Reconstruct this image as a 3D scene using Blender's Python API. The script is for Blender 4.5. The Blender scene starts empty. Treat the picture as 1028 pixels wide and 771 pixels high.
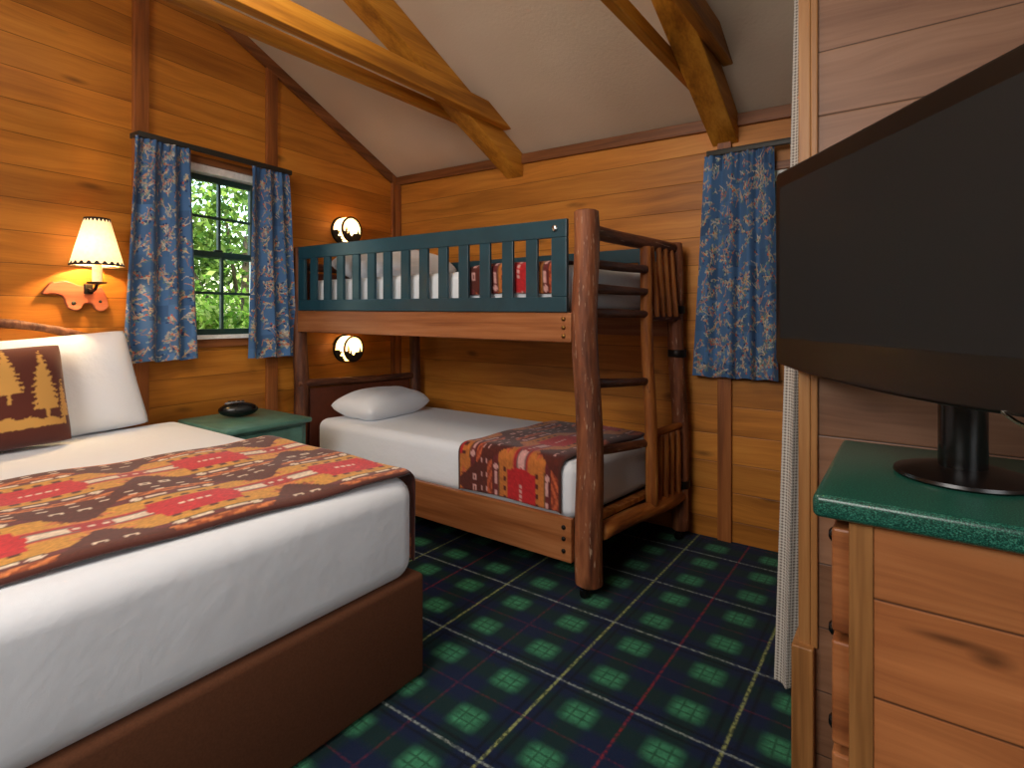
import bpy, bmesh, math, random
import numpy as np
from mathutils import Vector, Matrix
random.seed(7)
scn = bpy.context.scene
COL = scn.collection
PI = math.pi

# ---------------------------------------------------------------- materials
def lin(c):
    out = []
    for v in c[:3]:
        v = v / 255.0
        out.append(v / 12.92 if v <= .04045 else ((v + .055) / 1.055) ** 2.4)
    return (*out, 1.0)

class NT:
    """small helper round a material's node tree"""
    def __init__(s, name):
        s.m = bpy.data.materials.new(name); s.m.use_nodes = True
        s.t = s.m.node_tree; s.t.nodes.clear()
        s.out = s.t.nodes.new('ShaderNodeOutputMaterial')
    def n(s, typ, ins=None, **props):
        nd = s.t.nodes.new('ShaderNode' + typ)
        for k, v in props.items(): setattr(nd, k, v)
        for k, v in (ins or {}).items():
            if isinstance(v, bpy.types.NodeSocket): s.t.links.new(v, nd.inputs[k])
            else: nd.inputs[k].default_value = v
        return nd
    def m_(s, op, a, b=0.0, c=None):
        ins = {0: a, 1: b}
        if c is not None: ins[2] = c
        return s.n('Math', ins, operation=op).outputs[0]
    def mix(s, f, a, b, bt='MIX'):
        nd = s.n('Mix', {0: f, 6: a, 7: b}, data_type='RGBA', blend_type=bt)
        return nd.outputs[2]
    def ramp(s, f, stops):
        nd = s.n('ValToRGB', {0: f}); r = nd.color_ramp
        while len(r.elements) < len(stops): r.elements.new(.5)
        for e, (p, c) in zip(r.elements, stops): e.position = p; e.color = c
        return nd.outputs[0]
    def noise(s, vec, scale, detail=3, rough=.55):
        return s.n('TexNoise', {'Vector': vec, 'Scale': scale, 'Detail': detail, 'Roughness': rough}).outputs['Fac']
    def obj(s): return s.n('TexCoord').outputs['Object']
    def scale(s, vec, x, y, z): return s.n('Mapping', {'Vector': vec, 'Scale': (x, y, z)}).outputs[0]
    def sep(s, vec): return s.n('SeparateXYZ', {0: vec}).outputs
    def bsdf(s, color, rough=.5, bump=None, bstr=.3, bdist=.01, **kw):
        ins = {'Base Color': color, 'Roughness': rough}
        ins.update(kw)
        p = s.n('BsdfPrincipled', ins)
        if bump is not None:
            b = s.n('Bump', {'Height': bump, 'Strength': bstr, 'Distance': bdist})
            s.t.links.new(b.outputs[0], p.inputs['Normal'])
        s.t.links.new(p.outputs[0], s.out.inputs[0])
        return p

def plain(name, rgb, rough=.5, metal=0.0, var=.12, nscale=30, spec=.5, bstr=.15):
    k = NT(name); v = k.obj(); f = k.noise(v, nscale, 4)
    c = lin(rgb)
    lo = tuple(x * (1 - var) for x in c[:3]) + (1,); hi = tuple(min(1, x * (1 + var)) for x in c[:3]) + (1,)
    k.bsdf(k.ramp(f, [(.3, lo), (.7, hi)]), rough, f, bstr, .003, Metallic=metal, **{'Specular IOR Level': spec})
    return k.m

def planks(name, dark, mid, light, pitch=.155, off=0.0, knot=1.0, rough=.45, groove=.013, spec=.35, spots=()):
    """horizontal boards: grain along object X, boards stacked along object Z"""
    k = NT(name); v = k.obj(); x, y, z = k.sep(v)
    zz = k.m_('DIVIDE', k.m_('SUBTRACT', z, off), pitch)
    kf = k.m_('FLOOR', zz); fr = k.m_('SUBTRACT', zz, kf)
    rnd = k.n('TexWhiteNoise', {'W': kf}, noise_dimensions='1D').outputs[0]
    gv = k.n('CombineXYZ', {0: k.m_('ADD', x, k.m_('MULTIPLY', rnd, 37.0)), 1: y, 2: z}).outputs[0]
    wob = k.noise(k.scale(gv, 1.6, 1.6, 4), 1.0, 2)
    gz = k.n('CombineXYZ', {0: k.m_('ADD', x, k.m_('MULTIPLY', rnd, 37.0)), 1: y, 2: k.m_('ADD', z, k.m_('MULTIPLY', wob, .12))}).outputs[0]
    g1 = k.noise(k.scale(gz, 1.3, 1.3, 22), 1.0, 4)
    g2 = k.noise(k.scale(gz, 4, 4, 110), 1.0, 2)
    big = k.noise(k.scale(gv, 1.1, 1.1, 2.4), 1.0, 2)
    g = k.m_('ADD', k.m_('ADD', k.m_('MULTIPLY', g1, .42), k.m_('MULTIPLY', g2, .16)), k.m_('MULTIPLY', big, .42))
    col = k.ramp(g, [(.36, lin(dark)), (.53, lin(mid)), (.70, lin(light))])
    b = k.m_('ADD', .86, k.m_('MULTIPLY', rnd, .26))
    bc = k.n('CombineColor', {0: b, 1: b, 2: b}).outputs[0]
    col = k.mix(1.0, col, bc, 'MULTIPLY')
    # knots
    kv = k.scale(gz, 2.1, 2.1, 7.0)
    vo = k.n('TexVoronoi', {'Vector': kv, 'Scale': 1.0, 'Randomness': 1.0})
    kd = vo.outputs['Distance']
    km = k.n('MapRange', {0: kd, 1: .04, 2: .16, 3: .62 * knot, 4: 0.0}).outputs[0]
    col = k.mix(km, col, lin(tuple(int(c * .45) for c in dark)))
    for (sx_, sz_, rx_, rz_) in spots:                 # single large knots
        dx = k.m_('DIVIDE', k.m_('SUBTRACT', x, sx_), rx_); dz = k.m_('DIVIDE', k.m_('SUBTRACT', k.m_('ADD', z, k.m_('MULTIPLY', wob, .02)), sz_), rz_)
        dd = k.m_('SQRT', k.m_('ADD', k.m_('MULTIPLY', dx, dx), k.m_('MULTIPLY', dz, dz)))
        col = k.mix(k.n('MapRange', {0: dd, 1: .3, 2: 1.6, 3: .7, 4: 0.0}).outputs[0], col, lin(tuple(int(c * .5) for c in dark)))
    e = k.m_('MINIMUM', fr, k.m_('SUBTRACT', 1.0, fr))
    gm = k.n('MapRange', {0: e, 1: groove * .3, 2: groove, 3: .8, 4: 0.0}).outputs[0]
    col = k.mix(gm, col, lin(tuple(int(c * .35) for c in dark)))
    h = k.m_('ADD', k.m_('MULTIPLY', k.n('MapRange', {0: e, 1: 0.0, 2: groove * 1.6, 3: 0.0, 4: 1.0}).outputs[0], 1.0), k.m_('MULTIPLY', g2, .12))
    k.bsdf(col, rough, h, .35, .004, **{'Specular IOR Level': spec})
    return k.m

def grain(name, dark, mid, light, axis=0, rough=.45, f=18, spec=.4):
    """solid timber with the grain along one object axis"""
    k = NT(name); v = k.obj()
    sc = [f, f, f]; sc[axis] = 1.0
    sc2 = [90, 90, 90]; sc2[axis] = 3.0
    g1 = k.noise(k.scale(v, *sc), 1.0, 4); g2 = k.noise(k.scale(v, *sc2), 1.0, 2)
    g = k.m_('ADD', k.m_('MULTIPLY', g1, .75), k.m_('MULTIPLY', g2, .25))
    col = k.ramp(g, [(.36, lin(dark)), (.52, lin(mid)), (.68, lin(light))])
    k.bsdf(col, rough, g2, .2, .003, **{'Specular IOR Level': spec})
    return k.m

def bark(name, dark, mid, light, fleck, rough=.6, fl=.62):
    """log with bark: streaks along object Z"""
    k = NT(name); v = k.obj()
    g1 = k.noise(k.scale(v, 26, 26, 3.5), 1.0, 4); g2 = k.noise(k.scale(v, 90, 90, 14), 1.0, 3)
    big = k.noise(k.scale(v, 6, 6, 2), 1.0, 2)
    g = k.m_('ADD', k.m_('MULTIPLY', g1, .6), k.m_('MULTIPLY', big, .4))
    col = k.ramp(g, [(.36, lin(dark)), (.5, lin(mid)), (.64, lin(light))])
    fm = k.n('MapRange', {0: g2, 1: fl, 2: fl + .1, 3: 0.0, 4: .7}).outputs[0]
    col = k.mix(fm, col, lin(fleck))
    h = k.m_('ADD', g1, k.m_('MULTIPLY', g2, .6))
    k.bsdf(col, rough, h, .6, .01, **{'Specular IOR Level': .4})
    return k.m

def painted(name, rough=.85, scale=300, bstr=.25, sheen=.2):
    """cloth coloured by the woven colour attribute of its mesh"""
    k = NT(name)
    a = k.n('Attribute', attribute_name='weave').outputs['Color']
    f = k.noise(k.obj(), scale, 2)
    k.bsdf(a, rough, f, bstr, .002, **{'Sheen Weight': sheen, 'Specular IOR Level': .2})
    return k.m

M = {}
M['wall_wood'] = planks('honey_pine_boards', (148, 86, 26), (188, 118, 40), (208, 140, 56), .1545, .004)
M['back_wood'] = planks('honey_pine_boards_back', (152, 92, 30), (192, 122, 46), (212, 146, 62), .165, .117)
M['pale_wood'] = planks('pale_pine_boards', (100, 66, 46), (130, 94, 70), (148, 112, 88), .173, .284)
M['dresser_wood'] = planks('dresser_boards', (128, 74, 40), (166, 104, 60), (186, 128, 82), .175, .098, 1.0, .4, .016, spots=((-.345, .757, .022, .011), (-.395, .77, .05, .007)))
M['trim_z'] = grain('stained_trim_upright', (104, 56, 24), (146, 84, 38), (170, 104, 54), 2)
M['trim_x'] = grain('stained_trim_level', (88, 50, 24), (124, 74, 38), (148, 94, 54), 0)
M['light_trim'] = grain('light_oak_trim', (124, 82, 42), (158, 110, 62), (178, 132, 82), 2)
M['beam'] = grain('rafter_timber', (138, 84, 20), (188, 124, 36), (214, 152, 54), 1, .5, 10)
M['redwood'] = grain('red_oak_board', (112, 62, 32), (148, 90, 50), (170, 112, 70), 0, .4)
M['board_brown'] = plain('brown_panel', (92, 46, 30), .4)
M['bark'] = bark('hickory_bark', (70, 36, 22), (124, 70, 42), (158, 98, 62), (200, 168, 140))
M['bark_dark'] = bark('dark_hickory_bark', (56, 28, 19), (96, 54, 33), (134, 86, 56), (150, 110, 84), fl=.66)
M['peeled'] = bark('peeled_hickory', (110, 54, 22), (168, 98, 40), (204, 140, 72), (110, 60, 34), fl=.66)
M['green_paint'] = plain('dark_green_paint', (28, 64, 76), .32, var=.15, nscale=8)
M['sash_green'] = plain('window_green_paint', (36, 62, 56), .45)
M['night_green'] = plain('worn_green_paint', (80, 122, 108), .36, var=.25, nscale=12)
M['counter'] = None
M['black'] = plain('black_plastic', (12, 11, 11), .25, var=.05)
M['bezel'] = plain('gloss_bezel', (15, 10, 9), .3, var=.05, bstr=0)
M['dark_metal'] = plain('dark_iron', (34, 28, 24), .45, .6)
M['chrome'] = plain('chrome', (200, 200, 200), .15, 1.0, .05)
M['brass'] = plain('aged_brass_bolt', (150, 110, 60), .35, 1.0)
M['rod'] = plain('dark_rod_paint', (44, 42, 36), .5)
M['white_trim'] = plain('white_trim_paint', (244, 240, 232), .5)
M['plaster_face'] = None
M['skirt'] = plain('brown_skirt_cloth', (92, 58, 40), .9, var=.12, nscale=200, spec=.1)
M['bear'] = grain('carved_bear_wood', (140, 70, 44), (172, 92, 60), (190, 112, 76), 0, .5)
M['candle'] = None
M['cloth'] = painted('woven_blanket')
M['curtain'] = painted('printed_curtain', .9, 400, .1, .1)
M['ink'] = plain('dark_cutout', (38, 34, 22), .6)

k = NT('counter_laminate'); v = k.obj(); f = k.noise(v, 420, 2, .7); f2 = k.noise(v, 3, 2)
c = k.ramp(f, [(.38, lin((10, 42, 36))), (.52, lin((24, 80, 66))), (.66, lin((66, 128, 108)))])
k.bsdf(c, .28, f2, .03, .002, **{'Specular IOR Level': .5}); M['counter'] = k.m

k = NT('cream_stucco'); v = k.obj(); f = k.noise(v, 60, 4, .6); f3 = k.noise(v, 1.1, 2)
c = k.ramp(f3, [(.3, lin((200, 180, 156))), (.7, lin((218, 200, 178)))])
k.bsdf(c, .95, f, .3, .006, **{'Specular IOR Level': .1}); M['stucco'] = k.m

k = NT('white_sheet'); v = k.obj(); f = k.noise(v, 5, 4, .55); f2 = k.noise(v, 500, 1)
h = k.m_('ADD', f, k.m_('MULTIPLY', f2, .03))
k.bsdf(lin((224, 228, 234)), .85, h, .32, .03, **{'Sheen Weight': .15, 'Specular IOR Level': .15}); M['sheet'] = k.m

k = NT('pillow_cotton'); v = k.obj(); f = k.noise(v, 7, 4, .6)
k.bsdf(lin((230, 233, 238)), .85, f, .3, .02, **{'Sheen Weight': .15, 'Specular IOR Level': .15}); M['pillow'] = k.m

# tartan carpet
k = NT('tartan_carpet'); v = k.obj()
wv = k.n('TexNoise', {'Vector': v, 'Scale': 260.0, 'Detail': 1.0}).outputs['Color']
dv = k.n('VectorMath', {0: wv, 1: (.5, .5, .5)}, operation='SUBTRACT').outputs[0]
dv = k.n('VectorMath', {0: dv, 3: .009}, operation='SCALE'); dv.inputs['Scale'].default_value = .009
v2 = k.n('VectorMath', {0: v, 1: dv.outputs[0]}, operation='ADD').outputs[0]
x, y, z = k.sep(v2)
def axis(c, off, per):
    q = k.m_('DIVIDE', k.m_('SUBTRACT', c, off), per)
    return k.m_('SUBTRACT', q, k.m_('FLOOR', q))
fx = axis(x, -1.022, .5655); fy = axis(y, 1.700, .451)
def band(f, c, w, soft):
    d = k.m_('ABSOLUTE', k.m_('SUBTRACT', f, c))
    return k.n('MapRange', {0: d, 1: w - soft, 2: w + soft, 3: 1.0, 4: 0.0}).outputs[0]
def mx(a, b): return k.m_('MAXIMUM', a, b)
gx = mx(band(fx, .25, .088, .034), band(fx, .75, .088, .034)); gy = mx(band(fy, .25, .095, .036), band(fy, .75, .095, .036))
both = k.m_('MULTIPLY', gx, gy); one = mx(gx, gy)
pile = k.noise(v, 420, 2)
tint = k.noise(v, 34, 3)
navy = k.ramp(pile, [(.3, lin((6, 13, 32))), (.7, lin((20, 38, 76)))])
dg = k.ramp(pile, [(.3, lin((6, 24, 21))), (.7, lin((18, 56, 44)))])
bg = k.ramp(k.m_('ADD', k.m_('MULTIPLY', pile, .6), k.m_('MULTIPLY', tint, .4)), [(.32, lin((22, 76, 54))), (.68, lin((80, 166, 122)))])
col = k.mix(k.m_('MULTIPLY', one, .75), navy, dg)
# black windows lines beside the overchecks
blk = mx(mx(band(fx, .06, .012, .008), band(fx, .94, .012, .008)), mx(band(fy, .06, .014, .009), band(fy, .94, .014, .009)))
col = k.mix(k.m_('MULTIPLY', blk, .6), col, lin((5, 8, 16)))
col = k.mix(k.m_('MULTIPLY', both, .95), col, bg)
thin = None
for cx_ in (.215, .285, .715, .785):
    t1 = mx(band(fx, cx_, .006, .004), band(fy, cx_, .008, .004)); thin = t1 if thin is None else mx(thin, t1)
col = k.mix(k.m_('MULTIPLY', k.m_('MULTIPLY', thin, both), .6), col, lin((14, 40, 30)))
qx = k.m_('FLOOR', k.m_('DIVIDE', k.m_('SUBTRACT', x, -1.033), .5655))
par = k.m_('ABSOLUTE', k.m_('MODULO', qx, 2.0))
dash = k.n('MapRange', {0: k.noise(v2, 70, 1), 1: .42, 2: .55, 3: .25, 4: 1.0}).outputs[0]
redx = k.m_('MULTIPLY', k.m_('MULTIPLY', band(fx, .5, .008, .005), k.m_('SUBTRACT', .95, k.m_('MULTIPLY', par, .6))), dash)
redy = k.m_('MULTIPLY', k.m_('MULTIPLY', band(fy, .5, .008, .006), .35), dash)
col = k.mix(k.m_('MULTIPLY', mx(redx, redy), .7), col, lin((138, 34, 44)))
yl = k.m_('MULTIPLY', mx(band(fx, 0.0, .009, .005), band(fx, 1.0, .009, .005)), dash)
wl = k.m_('MULTIPLY', mx(band(fy, 0.0, .010, .006), band(fy, 1.0, .010, .006)), dash)
col = k.mix(k.m_('MULTIPLY', yl, .62), col, lin((176, 186, 112)))
col = k.mix(k.m_('MULTIPLY', wl, .6), col, lin((170, 182, 176)))
k.bsdf(col, .95, pile, .6, .006, **{'Specular IOR Level': .08, 'Sheen Weight': .05}); M['carpet'] = k.m

def shade_mat(name, rgb, strength, translucent=.6):
    k = NT(name); f = k.noise(k.obj(), 60, 3)
    c = k.ramp(f, [(.3, lin(tuple(int(q * .93) for q in rgb))), (.7, lin(rgb))])
    t = k.n('BsdfTranslucent', {0: c}); d = k.n('BsdfDiffuse', {0: c})
    mx_ = k.n('MixShader', {0: translucent, 1: d.outputs[0], 2: t.outputs[0]})
    e = k.n('Emission', {0: c, 1: strength})
    a = k.n('AddShader', {0: mx_.outputs[0], 1: e.outputs[0]})
    k.t.links.new(a.outputs[0], k.out.inputs[0]); return k.m
M['lamp_shade'] = shade_mat('parchment_shade', (250, 228, 180), .62, .05)
M['mica'] = shade_mat('mica_shade', (255, 226, 170), .42, .35)
M['candle'] = shade_mat('ivory_candle_sleeve', (255, 232, 190), .3, .2)
M['bulb'] = shade_mat('warm_bulb', (255, 220, 160), 4.0)

k = NT('window_glass')
t = k.n('BsdfTransparent', {0: (.93, .96, .95, 1)}); g = k.n('BsdfGlossy', {0: (1, 1, 1, 1), 1: .02})
fz = k.n('Fresnel', {0: 1.3}); mm = k.n('MixShader', {0: fz.outputs[0], 1: t.outputs[0], 2: g.outputs[0]})
k.t.links.new(mm.outputs[0], k.out.inputs[0]); M['glass'] = k.m

k = NT('tv_glass'); f = k.noise(k.obj(), 2, 1)
k.bsdf(k.ramp(f, [(.3, lin((28, 29, 30))), (.7, lin((32, 32, 33)))]), .5, **{'Specular IOR Level': .25}); M['screen'] = k.m

k = NT('waffle_weave'); x, y, z = k.sep(k.obj())
a = k.m_('SINE', k.m_('MULTIPLY', z, 620.0))
uvn = k.n('Attribute', attribute_name='across').outputs['Fac']
b = k.m_('SINE', k.m_('MULTIPLY', uvn, 620.0))
w = k.m_('MULTIPLY', k.m_('ADD', a, b), .25); w = k.m_('ADD', w, .5)
k.bsdf(k.ramp(w, [(.2, lin((120, 112, 104))), (.6, lin((200, 194, 186)))]), .95, w, .5, .004, **{'Specular IOR Level': .1}); M['waffle'] = k.m

k = NT('leaf_green'); a = k.n('Attribute', attribute_name='weave').outputs['Color']
d = k.n('BsdfDiffuse', {0: a}); t = k.n('BsdfTranslucent', {0: a}); s_ = k.n('MixShader', {0: .35, 1: d.outputs[0], 2: t.outputs[0]})
k.t.links.new(s_.outputs[0], k.out.inputs[0]); M['leaf'] = k.m
M['stem'] = bark('tree_bark', (50, 40, 30), (80, 66, 50), (110, 94, 76), (130, 120, 104))
k = NT('grass_ground'); f = k.noise(k.obj(), 6, 4)
k.bsdf(k.ramp(f, [(.3, lin((70, 92, 40))), (.7, lin((130, 140, 84)))]), .95); M['ground'] = k.m

# ---------------------------------------------------------------- geometry helpers
def link(name, data, parent=None, mat=None, loc=None):
    o = bpy.data.objects.new(name, data); COL.objects.link(o)
    if parent is not None: o.parent = parent
    if mat is not None: o.data.materials.append(mat)
    if loc is not None: o.location = loc
    return o
def mk(name, bm, mat, parent=None, smooth=False, bevel=0, kind=None, sharp=None):
    bmesh.ops.recalc_face_normals(bm, faces=bm.faces)
    me = bpy.data.meshes.new(name); bm.to_mesh(me); bm.free()
    if smooth:
        for p in me.polygons: p.use_smooth = True
        if sharp: me.set_sharp_from_angle(angle=math.radians(sharp))
    o = link(name, me, parent, mat)
    if bevel:
        b = o.modifiers.new('bevel', 'BEVEL'); b.width = bevel; b.segments = 2; b.limit_method = 'ANGLE'
    if kind: o['kind'] = kind
    return o
def empty(name, loc=(0, 0, 0), rz=0.0, label=None, cat=None, group=None, kind=None):
    o = bpy.data.objects.new(name, None); COL.objects.link(o)
    o.location = loc; o.rotation_euler = (0, 0, rz); o.empty_display_size = .1
    tag(o, label, cat, group, kind); return o
def tag(o, label=None, cat=None, group=None, kind=None):
    for kx, vx in (('label', label), ('category', cat), ('group', group), ('kind', kind)):
        if vx: o[kx] = vx
    return o
def NB(): return bmesh.new()
def box(bm, x0, x1, y0, y1, z0, z1):
    vs = [bm.verts.new((x, y, z)) for x in (x0, x1) for y in (y0, y1) for z in (z0, z1)]
    for f in ((0, 1, 3, 2), (4, 6, 7, 5), (0, 4, 5, 1), (2, 3, 7, 6), (0, 2, 6, 4), (1, 5, 7, 3)):
        bm.faces.new([vs[i] for i in f])
    return vs
def prism(bm, pts, vec):
    """extrude a 3D polygon along vec"""
    vec = Vector(vec)
    a = [bm.verts.new(p) for p in pts]; b = [bm.verts.new(Vector(p) + vec) for p in pts]
    bm.faces.new(a); bm.faces.new(b[::-1]); n = len(pts)
    for i in range(n): bm.faces.new((a[i], b[i], b[(i + 1) % n], a[(i + 1) % n]))
def rbox(bm, x0, x1, y0, y1, z0, z1, r, seg=5):
    b2 = NB(); box(b2, x0, x1, y0, y1, z0, z1)
    bmesh.ops.recalc_face_normals(b2, faces=b2.faces)
    bmesh.ops.bevel(b2, geom=b2.edges[:], offset=r, segments=seg, profile=.5, affect='EDGES')
    me = bpy.data.meshes.new('tmp'); b2.to_mesh(me); b2.free(); bm.from_mesh(me); bpy.data.meshes.remove(me)
def lathe(bm, prof, seg=24, c=(0, 0, 0), cap=True):
    """prof: list of (r, z) revolved about Z"""
    rings = []
    for r, z in prof:
        rings.append([bm.verts.new((c[0] + r * math.cos(2 * PI * i / seg), c[1] + r * math.sin(2 * PI * i / seg), c[2] + z)) for i in range(seg)])
    for a, b in zip(rings, rings[1:]):
        for i in range(seg): bm.faces.new((a[i], a[(i + 1) % seg], b[(i + 1) % seg], b[i]))
    if cap:
        if prof[0][0] > 1e-5: bm.faces.new(rings[0][::-1])
        if prof[-1][0] > 1e-5: bm.faces.new(rings[-1])
def aim(o, p0, p1):
    """place an object so its local Z runs from p0 to p1"""
    p0, p1 = Vector(p0), Vector(p1)
    o.rotation_mode = 'QUATERNION'; o.rotation_quaternion = (p1 - p0).to_track_quat('Z', 'Y'); o.location = p0
def log(name, p0, p1, r0, r1, mat, parent, seed=0, seg=14, wob=.06, bend=0.0):
    """a natural log: slightly crooked, knobbly, rounded ends"""
    rg = random.Random(seed); L = (Vector(p1) - Vector(p0)).length
    bm = NB(); n = max(6, int(L / .07)); rings = []
    ph = [rg.uniform(0, 6.28) for _ in range(6)]
    for i in range(-1, n + 2):
        t = min(max(i / n, 0), 1); r = r0 + (r1 - r0) * t
        if i in (-1, n + 1): r *= .82
        elif i in (0, n): r *= .97
        zz = L * t + (0 if 0 < i < n else (-.006 if i == -1 else .006 if i == n + 1 else 0))
        ox = math.sin(t * PI) * bend + r * .12 * math.sin(t * L * 7 + ph[0]); oy = r * .12 * math.sin(t * L * 6 + ph[1])
        ring = []
        for j in range(seg):
            a = 2 * PI * j / seg
            rr = r * (1 + wob * math.sin(2 * a + ph[2] + t * 3) * .6 + wob * math.sin(3 * a + ph[3] + t * L * 9) * .5 + rg.uniform(-1, 1) * wob * .22)
            ring.append(bm.verts.new((ox + rr * math.cos(a), oy + rr * math.sin(a), zz)))
        rings.append(ring)
    for a, b in zip(rings, rings[1:]):
        for j in range(seg): bm.faces.new((a[j], a[(j + 1) % seg], b[(j + 1) % seg], b[j]))
    bm.faces.new(rings[0][::-1]); bm.faces.new(rings[-1])
    o = mk(name, bm, mat, parent, True, sharp=50); aim(o, p0, p1); return o
def grid_mesh(name, P, C=None, extra=None):
    """P: (nv, nu, 3) points; C: (nv, nu, 3) srgb colours -> mesh with a point colour attribute"""
    nv, nu = P.shape[:2]
    me = bpy.data.meshes.new(name)
    idx = np.arange(nv * nu).reshape(nv, nu)
    f = np.stack([idx[:-1, :-1], idx[:-1, 1:], idx[1:, 1:], idx[1:, :-1]], -1).reshape(-1, 4)
    me.from_pydata(P.reshape(-1, 3).tolist(), [], f.tolist())
    if C is not None:
        s = C / 255.0
        l = np.where(s <= .04045, s / 12.92, ((s + .055) / 1.055) ** 2.4)
        a = me.color_attributes.new('weave', 'FLOAT_COLOR', 'POINT')
        buf = np.ones((nv * nu, 4), dtype=np.float32); buf[:, :3] = l.reshape(-1, 3)
        a.data.foreach_set('color', buf.ravel())
    if extra is not None:
        a = me.attributes.new('across', 'FLOAT', 'POINT'); a.data.foreach_set('value', extra.astype(np.float32).ravel())
    me.polygons.foreach_set('use_smooth', [True] * len(me.polygons))
    return me

# ---------------------------------------------------------------- room shell
CO = Vector((-3.66, 3.314, 0)); PHI = math.radians(5)
LD = Vector((math.sin(PHI), -math.cos(PHI), 0)); LN = Vector((math.cos(PHI), math.sin(PHI), 0))
LROT = math.atan2(LD.y, LD.x)                       # local x along the left wall, local y into the room
RIDGE_Y, SL = .45, .443
def ceil_z(x, y):
    b = 2.506 - .0187 * (x + 3.66)
    return b + SL * (3.314 - y) if y > RIDGE_Y else b + SL * (3.314 - RIDGE_Y) - SL * (RIDGE_Y - y)
def lpt(s, off, z): p = CO + LD * s + LN * off; return (p.x, p.y, z)
FRONT_Y = -2.3; RIGHT_X = 2.1
SLEN = (3.314 - FRONT_Y) / math.cos(PHI)

bm = NB(); box(bm, -4.0, RIGHT_X + .12, FRONT_Y - .12, 3.45, -.08, 0)
mk('floor', bm, M['carpet'], kind='structure')

def lwall_piece(bm, s0, s1, z0, z1=None, th=-.12):
    def top(s):
        if z1 is not None: return z1
        p = lpt(s, 0, 0); return ceil_z(p[0], p[1]) + .04
    ss = [s0, s1]
    rs = (3.314 - RIDGE_Y) / math.cos(PHI)
    if z1 is None and s0 < rs < s1: ss = [s0, rs, s1]
    pts = [(s0, 0, z0)] + [(s1, 0, z0)] + [(s, 0, top(s)) for s in ss[::-1]]
    prism(bm, pts, (0, th, 0))
W1 = (1.295, 1.80, 1.168, 2.225)                      # left window opening: s0 s1 z0 z1
bm = NB()
lwall_piece(bm, -.02, W1[0], 0); lwall_piece(bm, W1[1], SLEN, 0)
lwall_piece(bm, W1[0], W1[1], 0, W1[2]); lwall_piece(bm, W1[0], W1[1], W1[3])
wl = mk('wall_left', bm, M['wall_wood'], kind='structure'); wl.location = CO; wl.rotation_euler = (0, 0, LROT)

W2 = (-.80, -.26, 1.15, 2.10)
def bwall_piece(bm, x0, x1, z0, z1=None):
    t = lambda x: z1 if z1 is not None else ceil_z(x, 3.314) + .04
    prism(bm, [(x0, 3.314, z0), (x1, 3.314, z0), (x1, 3.314, t(x1)), (x0, 3.314, t(x0))], (0, .12, 0))
bm = NB(); bwall_piece(bm, -3.78, W2[0], 0); bwall_piece(bm, W2[1], RIGHT_X, 0)
bwall_piece(bm, W2[0], W2[1], 0, W2[2]); bwall_piece(bm, W2[0], W2[1], W2[3])
mk('wall_back', bm, M['back_wood'], kind='structure')
bm = NB()
prism(bm, [(RIGHT_X, y, 0 if i < 2 else ceil_z(RIGHT_X, y) + .05) for i, y in enumerate((FRONT_Y, 3.314, 3.314, RIDGE_Y, FRONT_Y))], (.1, 0, 0))
mk('wall_right', bm, M['stucco'], kind='structure')
bm = NB(); prism(bm, [(-3.3, FRONT_Y, 0), (RIGHT_X, FRONT_Y, 0), (RIGHT_X, FRONT_Y, ceil_z(RIGHT_X, FRONT_Y) + .04), (-3.3, FRONT_Y, ceil_z(-3.3, FRONT_Y) + .04)], (0, -.1, 0))
mk('wall_front', bm, M['stucco'], kind='structure')
# partition, parallel to the back wall, right of the bunk alcove
PY = 1.70
bm = NB(); box(bm, -.222, RIGHT_X, PY, PY + .10, 0, 3.14)
wp = mk('wall_partition', bm, M['pale_wood'], kind='structure')
# ceiling
bm = NB()
xs = (-3.80, RIGHT_X + .1)
rows = [(FRONT_Y - .1), RIDGE_Y, 3.43]
for y0, y1 in zip(rows, rows[1:]):
    e = 1e-4
    q = [(xs[0], y0, ceil_z(xs[0], y0 + e)), (xs[1], y0, ceil_z(xs[1], y0 + e)), (xs[1], y1, ceil_z(xs[1], y1 - e)), (xs[0], y1, ceil_z(xs[0], y1 - e))]
    prism(bm, q, (0, 0, .08))
mk('ceiling', bm, M['stucco'], kind='structure')

# trims
tn = [0]
def trim(bm, mat, loc=None, rz=None, bevel=.003):
    tn[0] += 1
    o = mk('trim_%d' % tn[0], bm, mat, kind='structure', bevel=bevel)
    if loc is not None: o.location = loc; o.rotation_euler = (0, 0, rz)
    return o
def ltrim(s0, s1, th=.022, z0=0.0, zt=None):
    bm = NB()
    tp = [ceil_z(*lpt(s, 0, 0)[:2]) - .01 for s in (s0, s1)] if zt is None else [zt, zt]
    prism(bm, [(s0, .0005, z0), (s1, .0005, z0), (s1, .0005, tp[1]), (s0, .0005, tp[0])], (0, th, 0))
    return trim(bm, M['trim_z'], CO, LROT)
ltrim(2.013, 2.09, .03); ltrim(1.187, 1.271); ltrim(.0, .06, .03)
bm = NB()                                             # raking board under the slope of the ceiling
rs = (3.314 - RIDGE_Y) / math.cos(PHI)
za, zb = (ceil_z(*lpt(s, 0, 0)[:2]) for s in (0, rs))
prism(bm, [(.0, .001, za - .085), (rs, .001, zb - .085), (rs, .001, zb - .001), (.0, .001, za - .001)], (0, .026, 0))
trim(bm, M['trim_x'], CO, LROT)
bm = NB()                                             # board along the top of the back wall
prism(bm, [(x, 3.3135, ceil_z(x, 3.314) - d) for x, d in ((-3.66, .074), (RIGHT_X, .074), (RIGHT_X, .004), (-3.66, .004))], (0, -.026, 0))
trim(bm, M['trim_x'])
for x0, x1 in ((-.912, -.835), (-3.64, -3.58)):
    bm = NB(); box(bm, x0, x1, 3.290, 3.3135, 0, ceil_z(x0, 3.3) - .075); trim(bm, M['trim_z'])
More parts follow.
